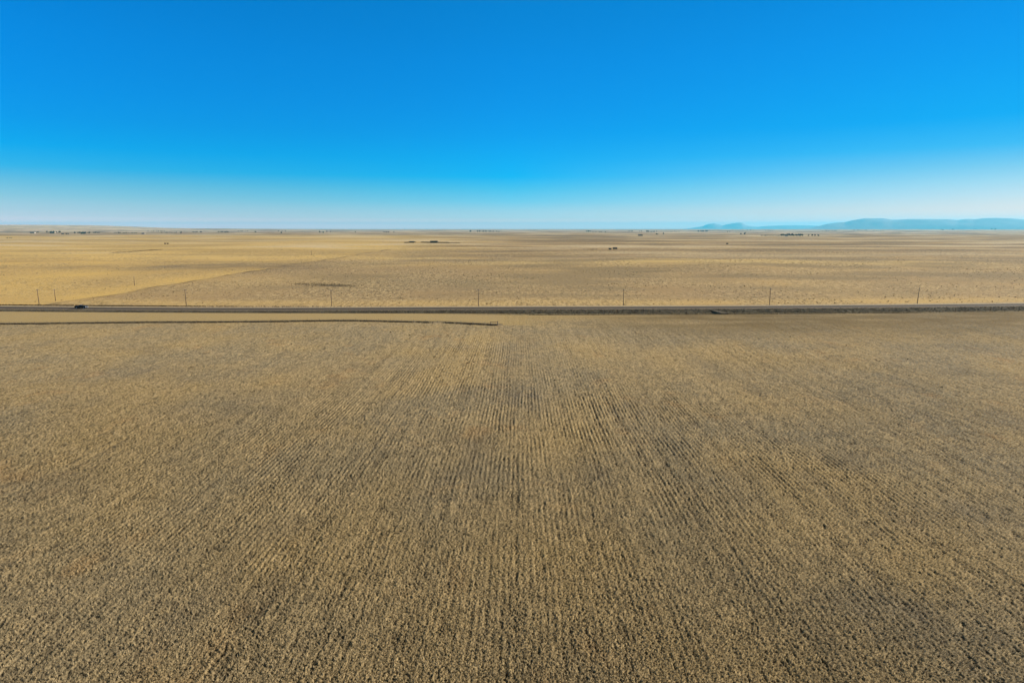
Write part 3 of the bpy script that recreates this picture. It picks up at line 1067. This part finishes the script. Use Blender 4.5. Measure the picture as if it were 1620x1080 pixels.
def put_tree(kind, loc, sc_, label, group, sx=1.0):
    p = PROTO[kind]
    if used[kind]:
        o = copy_tree(p, PCH[kind])
    else:
        o = p
        used[kind] = True
    o.location = loc
    o.rotation_euler = (0, 0, random.uniform(0, 6.28))
    o.scale = (sc_ * sx, sc_ * sx, sc_)
    o['label'] = label
    if group:
        o['group'] = group
    elif 'group' in o:
        del o['group']
    return o


def belt(px0, px1, py, hpx, n, kinds, label, group, jitter=0.4):
    """a shelterbelt or farmstead grove: n trees between two sight lines"""
    g = np.random.default_rng(int(px0 * 7 + py * 13))
    for k in range(n):
        px = px0 + (px1 - px0) * ((k + 0.5) / n) + g.uniform(-0.5, 0.5) * (px1 - px0) / n
        x_, y_, z_ = at(px, py + g.uniform(-0.15, 0.15) * jitter)
        dist = math.hypot(x_, y_)
        hh = (1.12 if px < 420 else 1.3) * hpx * dist / F_PX * g.uniform(0.65, 1.1)
        kd = kinds[k % len(kinds)]
        ph = {'round': 10.0, 'cone': 9.0, 'bare': 11.0}[kd]
        put_tree(kd, (x_, y_, z_ - 0.1), hh / ph, label, group if n > 1 else None, sx=min(1.6, max(0.8, 14.0 / max(hh, 1) * g.uniform(0.8, 1.2))))


BELTS = [
    (48, 61, 368.6, 2.0, 6, ['round', 'bare'], 'dark tree in the leftmost shelterbelt near the horizon', 'trees of the leftmost shelterbelt'),
    (73, 97, 368.3, 2.2, 9, ['round', 'cone'], 'dark tree in the second shelterbelt from the left, near the horizon', 'trees of the second shelterbelt from the left'),
    (97, 108, 371.0, 1.6, 4, ['bare'], 'small lone-standing scrub tree below the left shelterbelts', 'scrub trees below the left shelterbelts'),
    (116, 143, 369.4, 2.3, 10, ['round', 'cone', 'bare'], 'dark tree in the long grove above the pickup, near the horizon', 'trees of the long grove above the pickup'),
    (147, 158, 369.0, 1.9, 4, ['round'], 'dark tree just right of the long grove above the pickup', 'trees right of the long grove'),
    (178, 218, 369.2, 1.5, 13, ['round', 'bare'], 'low tree in the thin dark treeline left of the middle distance', 'trees of the thin dark treeline'),
    (234, 262, 366.4, 1.2, 8, ['bare', 'round'], 'tiny hazy tree on the skyline above the yellow pasture', 'hazy skyline trees above the yellow pasture'),
    (255, 290, 368.8, 1.7, 9, ['round', 'cone'], 'tree in the broken row right of the thin dark treeline', 'trees of the broken row'),
    (303, 320, 367.8, 1.6, 6, ['bare'], 'bare tree in the row left of the darkest left hand belt', 'bare trees left of the darkest belt'),
    (345, 363, 367.9, 2.0, 7, ['round', 'cone'], 'dark tree in the short dense belt above the boundary line', 'trees of the short dense belt'),
    (377, 392, 366.3, 1.5, 5, ['bare'], 'hazy tree on the skyline right of the short dense belt', 'hazy trees right of the short dense belt'),
    (401, 408, 367.6, 1.7, 2, ['round'], 'tree of a small pair left of the grouped bushes on the horizon', 'small pair of horizon trees'),
    (440, 452, 366.6, 1.5, 3, ['bare'], 'faint bare tree on the horizon left of centre', 'faint bare horizon trees'),
    (443, 447, 369.0, 1.8, 2, ['round'], 'small dark tree standing below the faint bare horizon trees', 'small dark trees below the horizon'),
    (506, 513, 368.6, 2.4, 3, ['round', 'cone'], 'dark tree of the trio standing alone left of centre', 'trio of dark trees'),
    (517, 523, 367.2, 1.6, 2, ['bare'], 'hazy tree right of the dark trio', 'hazy trees right of the dark trio'),
    (562, 565, 367.8, 1.6, 1, ['round'], 'single dark tree left of the farmyard on the middle horizon', None),
    (607, 615, 367.9, 1.6, 4, ['round'], 'dark tree in the small clump left above the corral', 'trees of the clump left above the corral'),
    (622, 625, 367.8, 1.4, 1, ['bare'], 'single hazy tree right of the clump above the corral', None),
    (742, 746, 366.9, 1.9, 2, ['round'], 'dark tree left of the long middle belt on the horizon', 'trees left of the long middle belt'),
    (754, 793, 367.0, 2.1, 16, ['round', 'cone'], 'dark green tree in the long belt at the middle of the horizon', 'trees of the long middle belt'),
    (928, 934, 367.0, 2.2, 4, ['round'], 'tree of the dark knot on the horizon right of centre', 'trees of the dark knot right of centre'),
    (938, 958, 367.6, 1.2, 5, ['bare'], 'faint low tree in the row right of the dark knot', 'faint low row of trees'),
    (994, 1002, 366.4, 1.5, 4, ['round'], 'bluish tree on the horizon left of the blue grove', 'bluish trees left of the blue grove'),
    (1011, 1015, 366.7, 1.6, 2, ['round'], 'bluish tree between two groves on the horizon', 'bluish trees between two groves'),
    (1022, 1039, 367.4, 2.1, 9, ['round', 'cone'], 'tree in the bluish grove on the horizon left of the mountains', 'trees of the bluish grove'),
    (1039.2, 1040.4, 371.5, 2.8, 1, ['round'], 'dark round tree, left one of the two beyond the distant barn', None),
    (1048.8, 1049.8, 371.5, 2.6, 1, ['cone'], 'dark pointed tree, right one of the two beyond the distant barn', None),
    (1060, 1076, 367.0, 1.5, 5, ['bare'], 'hazy bare tree on the horizon just left of the far blue peaks', 'hazy bare trees left of the far peaks'),
    (1103, 1119, 366.8, 2.1, 7, ['round', 'bare'], 'tree in the grove below the foot of the far blue peaks', 'trees below the far peaks'),
    (1150, 1155, 367.0, 1.6, 2, ['round'], 'tree of the pair beneath the second far blue peak', 'pair beneath the second peak'),
    (1171.2, 1172.2, 371.2, 2.0, 1, ['bare'], 'small round tree, left of the two west of the big grove', None),
    (1177.8, 1178.8, 371.2, 2.8, 1, ['round'], 'larger dark round tree, right of the two west of the big grove', None),
    (1181, 1193, 364.9, 1.1, 4, ['bare'], 'tiny hazy tree on the skyline above the big grove', 'hazy skyline trees above the big grove'),
    (1210, 1222, 365.5, 1.2, 4, ['bare'], 'tiny hazy tree on the skyline right above the big grove', 'hazy skyline trees right above the big grove'),
    (1203, 1236, 373.2, 1.0, 18, ['round', 'bare'], 'low tree in the tapering left tail of the big grove', 'trees in the tail of the big grove'),
    (1236, 1270, 373.4, 2.7, 22, ['round', 'cone', 'bare'], 'tall dark tree in the big grove below the mountains', 'tall trees of the big grove'),
    (1279, 1290, 373.4, 2.0, 3, ['bare'], 'pale thin tree in the gap right of the big grove', 'thin trees right of the big grove'),
    (1294, 1296, 373.6, 3.0, 1, ['round'], 'single dark tree standing right of the big grove', None),
    (1299, 1326, 365.6, 1.1, 7, ['round'], 'tiny tree on the skyline under the left end of the mountains', 'skyline trees under the left end of the mountains'),
    (1347, 1372, 364.9, 1.1, 7, ['round'], 'tiny dark tree on the skyline under the first mountain crest', 'skyline trees under the first crest'),
    (1380, 1399, 365.8, 1.2, 6, ['round', 'cone'], 'dark tree in the thin belt under the flat mountain top', 'trees of the thin belt under the flat top'),
    (1488, 1493, 364.4, 1.4, 3, ['round'], 'tree of the small dark clump under the middle of the mountains', 'small dark clump under the mountains'),
    (1504, 1511, 363.8, 1.2, 3, ['round'], 'tree of the hazy clump right of the small dark clump', 'hazy clump under the mountains'),
    (1538, 1547, 363.4, 1.0, 3, ['bare'], 'tiny hazy tree left of the rightmost skyline belt', 'tiny hazy trees left of the rightmost belt'),
    (1567, 1576, 363.4, 1.3, 4, ['round'], 'tree in the rightmost skyline belt under the mountains', 'trees of the rightmost skyline belt'),
    (9, 22, 377.0, 1.2, 3, ['round'], 'low dark bush tree in the yellow pasture at the left edge', 'low dark bushes at the left edge'),
]
for b in BELTS:
    belt(*b)

roof_d = mottled('dark metal roof', (0.022, 0.018, 0.015), (0.045, 0.038, 0.032), 0.8, 0.6)
roof_g = mottled('grey metal roof', (0.12, 0.11, 0.10), (0.20, 0.19, 0.175), 0.8, 0.5)
wall_d = mottled('dark barn boards', (0.03, 0.024, 0.02), (0.065, 0.05, 0.04), 1.5, 0.9, stretch=(3, 3, 0.3))
wall_t = mottled('tan boards', (0.22, 0.17, 0.12), (0.32, 0.26, 0.19), 1.5, 0.9, stretch=(3, 3, 0.3))
wall_w = mottled('pale siding', (0.30, 0.27, 0.23), (0.42, 0.38, 0.33), 1.5, 0.9)
doorm = mottled('dark door', (0.02, 0.017, 0.015), (0.04, 0.035, 0.03), 1.5, 0.8)


def shed(name, px, py, L, D, Hh, wm, rm, label, cat, rz=0.0, house=False):
    x_, y_, z_ = at(px, py)
    root = thing(name, (x_, y_, z_), rz, label, cat)
    m = MB()
    rise = 0.28 * D
    m.prism([(-L / 2, -0.6), (L / 2, -0.6), (L / 2, Hh), (-L / 2, Hh)], -D / 2, D / 2)
    w = m.build('wall', wm, root)
    for sx in (-1, 1):
        gm_ = MB()
        v = [gm_.bm.verts.new(p) for p in ((sx * L / 2, -D / 2, Hh), (sx * L / 2, D / 2, Hh), (sx * L / 2, 0, Hh + rise),
                                           (sx * (L / 2 - 0.15), -D / 2, Hh), (sx * (L / 2 - 0.15), D / 2, Hh), (sx * (L / 2 - 0.15), 0, Hh + rise))]
        gm_.bm.faces.new((v[0], v[1], v[2]))
        gm_.bm.faces.new((v[5], v[4], v[3]))
        for a, b in ((0, 1), (1, 2), (2, 0)):
            gm_.bm.faces.new((v[a], v[a + 3], v[b + 3], v[b]))
        gm_.build('gable', wm, root)
    m = MB()
    e = 0.35
    for sy in (-1, 1):
        a = [(sy * (D / 2 + e), Hh - rise * e / (D / 2)), (0, Hh + rise), (0, Hh + rise + 0.14), (sy * (D / 2 + e), Hh - rise * e / (D / 2) + 0.14)]
        p0 = [m.bm.verts.new((-L / 2 - e, q[0], q[1])) for q in a]
        p1 = [m.bm.verts.new((L / 2 + e, q[0], q[1])) for q in a]
        m.bm.faces.new(p0)
        m.bm.faces.new(p1[::-1])
        for k in range(4):
            m.bm.faces.new((p0[k], p1[k], p1[(k + 1) % 4], p0[(k + 1) % 4]))
    rf = m.build('roof', rm, root)
    MB().box((-L * 0.18, -D / 2 - 0.03, min(Hh * 0.42, 1.6)), (min(3.2, L * 0.25) if not house else 1.0, 0.08, min(Hh * 0.84, 3.2) if not house else 2.1)).build('door', doorm, root)
    if house:
        for xx in (-0.36, 0.08, 0.32):
            MB().box((L * xx, -D / 2 - 0.03, 1.7), (1.3, 0.08, 1.2)).build('window', glass, root)
        MB().box((L * 0.22, 0.6, Hh + rise + 0.3), (0.7, 0.7, 1.4)).build('chimney', wall_t, rf)
    return root


shed('livestock_shed', 973, 394.0, 7.6, 4.5, 2.1, wall_d, roof_d, 'larger of the two dark sheds alone on the range', 'shed', 0.15)
shed('livestock_shed', 965, 394.6, 4.8, 4.0, 1.6, wall_d, roof_d, 'smaller low dark shed left of its larger neighbour on the range', 'shed', -0.1)
shed('livestock_shed', 686.5, 384.2, 21.0, 9.0, 3.4, wall_d, roof_d, 'long dark shed in the middle of the corral weeds', 'shed', 0.05)
shed('livestock_shed', 651.5, 384.0, 13.0, 7.0, 2.3, wall_d, roof_d, 'low dark shed at the left end of the corral', 'shed', 0.1)
shed('barn', 1013, 373.2, 24.0, 14.0, 4.6, wall_t, roof_d, 'long brownish barn alone on the plain right of centre', 'barn', 0.05)
shed('livestock_shed', 1150.5, 386.0, 5.0, 4.0, 1.7, wall_d, roof_d, 'small dark shed on the range below the far blue peaks', 'shed')
shed('livestock_shed', 261.5, 385.9, 4.0, 3.4, 1.7, wall_d, roof_d, 'small dark shed, left of a close pair on the yellow pasture', 'shed')
shed('livestock_shed', 265.5, 385.9, 3.4, 3.2, 1.7, wall_d, roof_d, 'small dark shed, right of a close pair on the yellow pasture', 'shed')
shed('farmhouse', 52, 369.0, 34.0, 18.0, 7.0, wall_w, roof_g, 'pale farmhouse among the leftmost shelterbelt trees', 'farmhouse', 0.1, True)
shed('barn', 84, 369.0, 40.0, 20.0, 8.0, wall_t, roof_d, 'dark roofed barn among the trees of the second shelterbelt', 'barn', -0.1)
shed('barn', 132, 370.0, 34.0, 18.0, 7.0, wall_d, roof_d, 'dark barn in the long grove above the pickup', 'barn', 0.1)
shed('farmhouse', 227, 370.0, 22.0, 12.0, 5.0, wall_w, roof_g, 'pale farmhouse standing clear right of the thin dark treeline', 'farmhouse', 0.0, True)
shed('farmhouse', 1244, 373.8, 15.0, 9.0, 3.6, wall_w, roof_g, 'pale farmhouse tucked under the trees of the big grove', 'farmhouse', 0.1, True)

# the corral weeds and bushes on the range
g = np.random.default_rng(17)


def weed_line(name, p0, p1, n, hh, spread, mat, label, cat, seed, gaps=0.5):
    ax, ay, _ = at(*p0)
    bx, by, _ = at(*p1)
    t = g.random(n)
    keep = g.random(n) < np.clip(0.6 + gaps * 1.6 * perlin(t * 9, t * 0, seed), 0.03, 1)
    t = t[keep]
    x_ = ax + (bx - ax) * t + g.normal(0, spread, len(t))
    y_ = ay + (by - ay) * t + g.normal(0, spread, len(t))
    tufts(name, np.stack([x_, y_, base_z(x_, y_) - 0.05], -1), hh * (0.5 + 0.6 * g.random(len(t))), mat, 9, 0.7, 0.17, seed, label, cat)


# low brown bushes dotted over the near range, thicker in patches
n = 24000
wx = g.uniform(-640, 640, n)
wy = road_y(wx) + 24 + 620 * g.random(n) ** 1.15
cl_ = 0.30 + 0.75 * fbm(wx / 60, wy / 85, 431, 3) + 0.5 * perlin(wx / 9, wy / 12, 432)
keep = (g.random(n) < np.clip(cl_, 0.02, 0.95) * np.where(wx < -240, 0.22, 1.0)) & (np.abs(wx) < 0.8 * wy)
wx, wy = wx[keep], wy[keep]
tufts('scrub', np.stack([wx, wy, base_z(wx, wy) - 0.03], -1), 0.24 + 0.40 * g.random(len(wx)) ** 2, mottled('low brown brush', (0.12, 0.09, 0.044), (0.24, 0.18, 0.095), 0.5, 0.95), 8, 1.3, 0.24, 31,
      'low brown brush dotted over the pasture beyond the road', 'scrub')
bush = mottled('dark scrub', (0.022, 0.02, 0.014), (0.06, 0.05, 0.034), 0.9, 0.95)
weed_line('scrub', (642, 384.2), (656, 383.4), 420, 2.6, 2.0, bush, 'dark scrub at the left end of the corral', 'scrub', 71)
weed_line('scrub', (667, 383.6), (708, 384.2), 1300, 2.6, 2.2, bush, 'dense dark scrub around the long shed of the corral', 'scrub', 72, 0.3)
weed_line('scrub', (706, 384.2), (728, 384.6), 500, 1.3, 1.4, bush, 'thin low scrub trailing right from the corral to the lone post', 'scrub', 73)
weed_line('scrub', (922, 394.6), (945, 394.6), 160, 1.0, 1.0, bush, 'low dark scrub left of the two dark sheds', 'scrub', 74)
weed_line('scrub', (472, 448.8), (552, 452.2), 800, 0.42, 6.0, weed_brown, 'dark weeds filling the hollow in the near pasture', 'weeds', 75)
weed_line('scrub', (178, 400.0), (254, 394.8), 900, 0.8, 4.0, weed_brown, 'dark weeds along the slanting gully in the yellow pasture', 'weeds', 76)
x_, y_, z_ = at(721.5, 385.0)
pr = thing('gate_post', (x_, y_, z_), 0, 'lone dark post at the right end of the corral scrub', 'post')
MB().tube([(0, 0, -0.5), (0, 0, 2.0), (0.05, 0, 4.6)], [0.38, 0.34, 0.28], 8).build('post', wood, pr)
MB().box((0.03, 0, 4.62), (1.2, 0.3, 0.2), 0.03).build('cap', wood, pr)

# ------------------------------------------------------------------ the air
hz_top = HAZE_TOP
m = MB().box((0, 0, (hz_top + GZMIN - 30) / 2), (176000, 176000, hz_top - GZMIN + 30))
hm = bpy.data.materials.new('dry plains haze')
hm.use_nodes = True
t = hm.node_tree
t.nodes.clear()
out = t.nodes.new('ShaderNodeOutputMaterial')
pv = t.nodes.new('ShaderNodeVolumePrincipled')
pv.inputs['Color'].default_value = (*HAZE_COL, 1)
pv.inputs['Density'].default_value = HAZE_DENS
pv.inputs['Anisotropy'].default_value = HAZE_ANI
t.links.new(pv.outputs['Volume'], out.inputs['Volume'])
hz = m.build('haze', hm)
hz['kind'] = 'stuff'
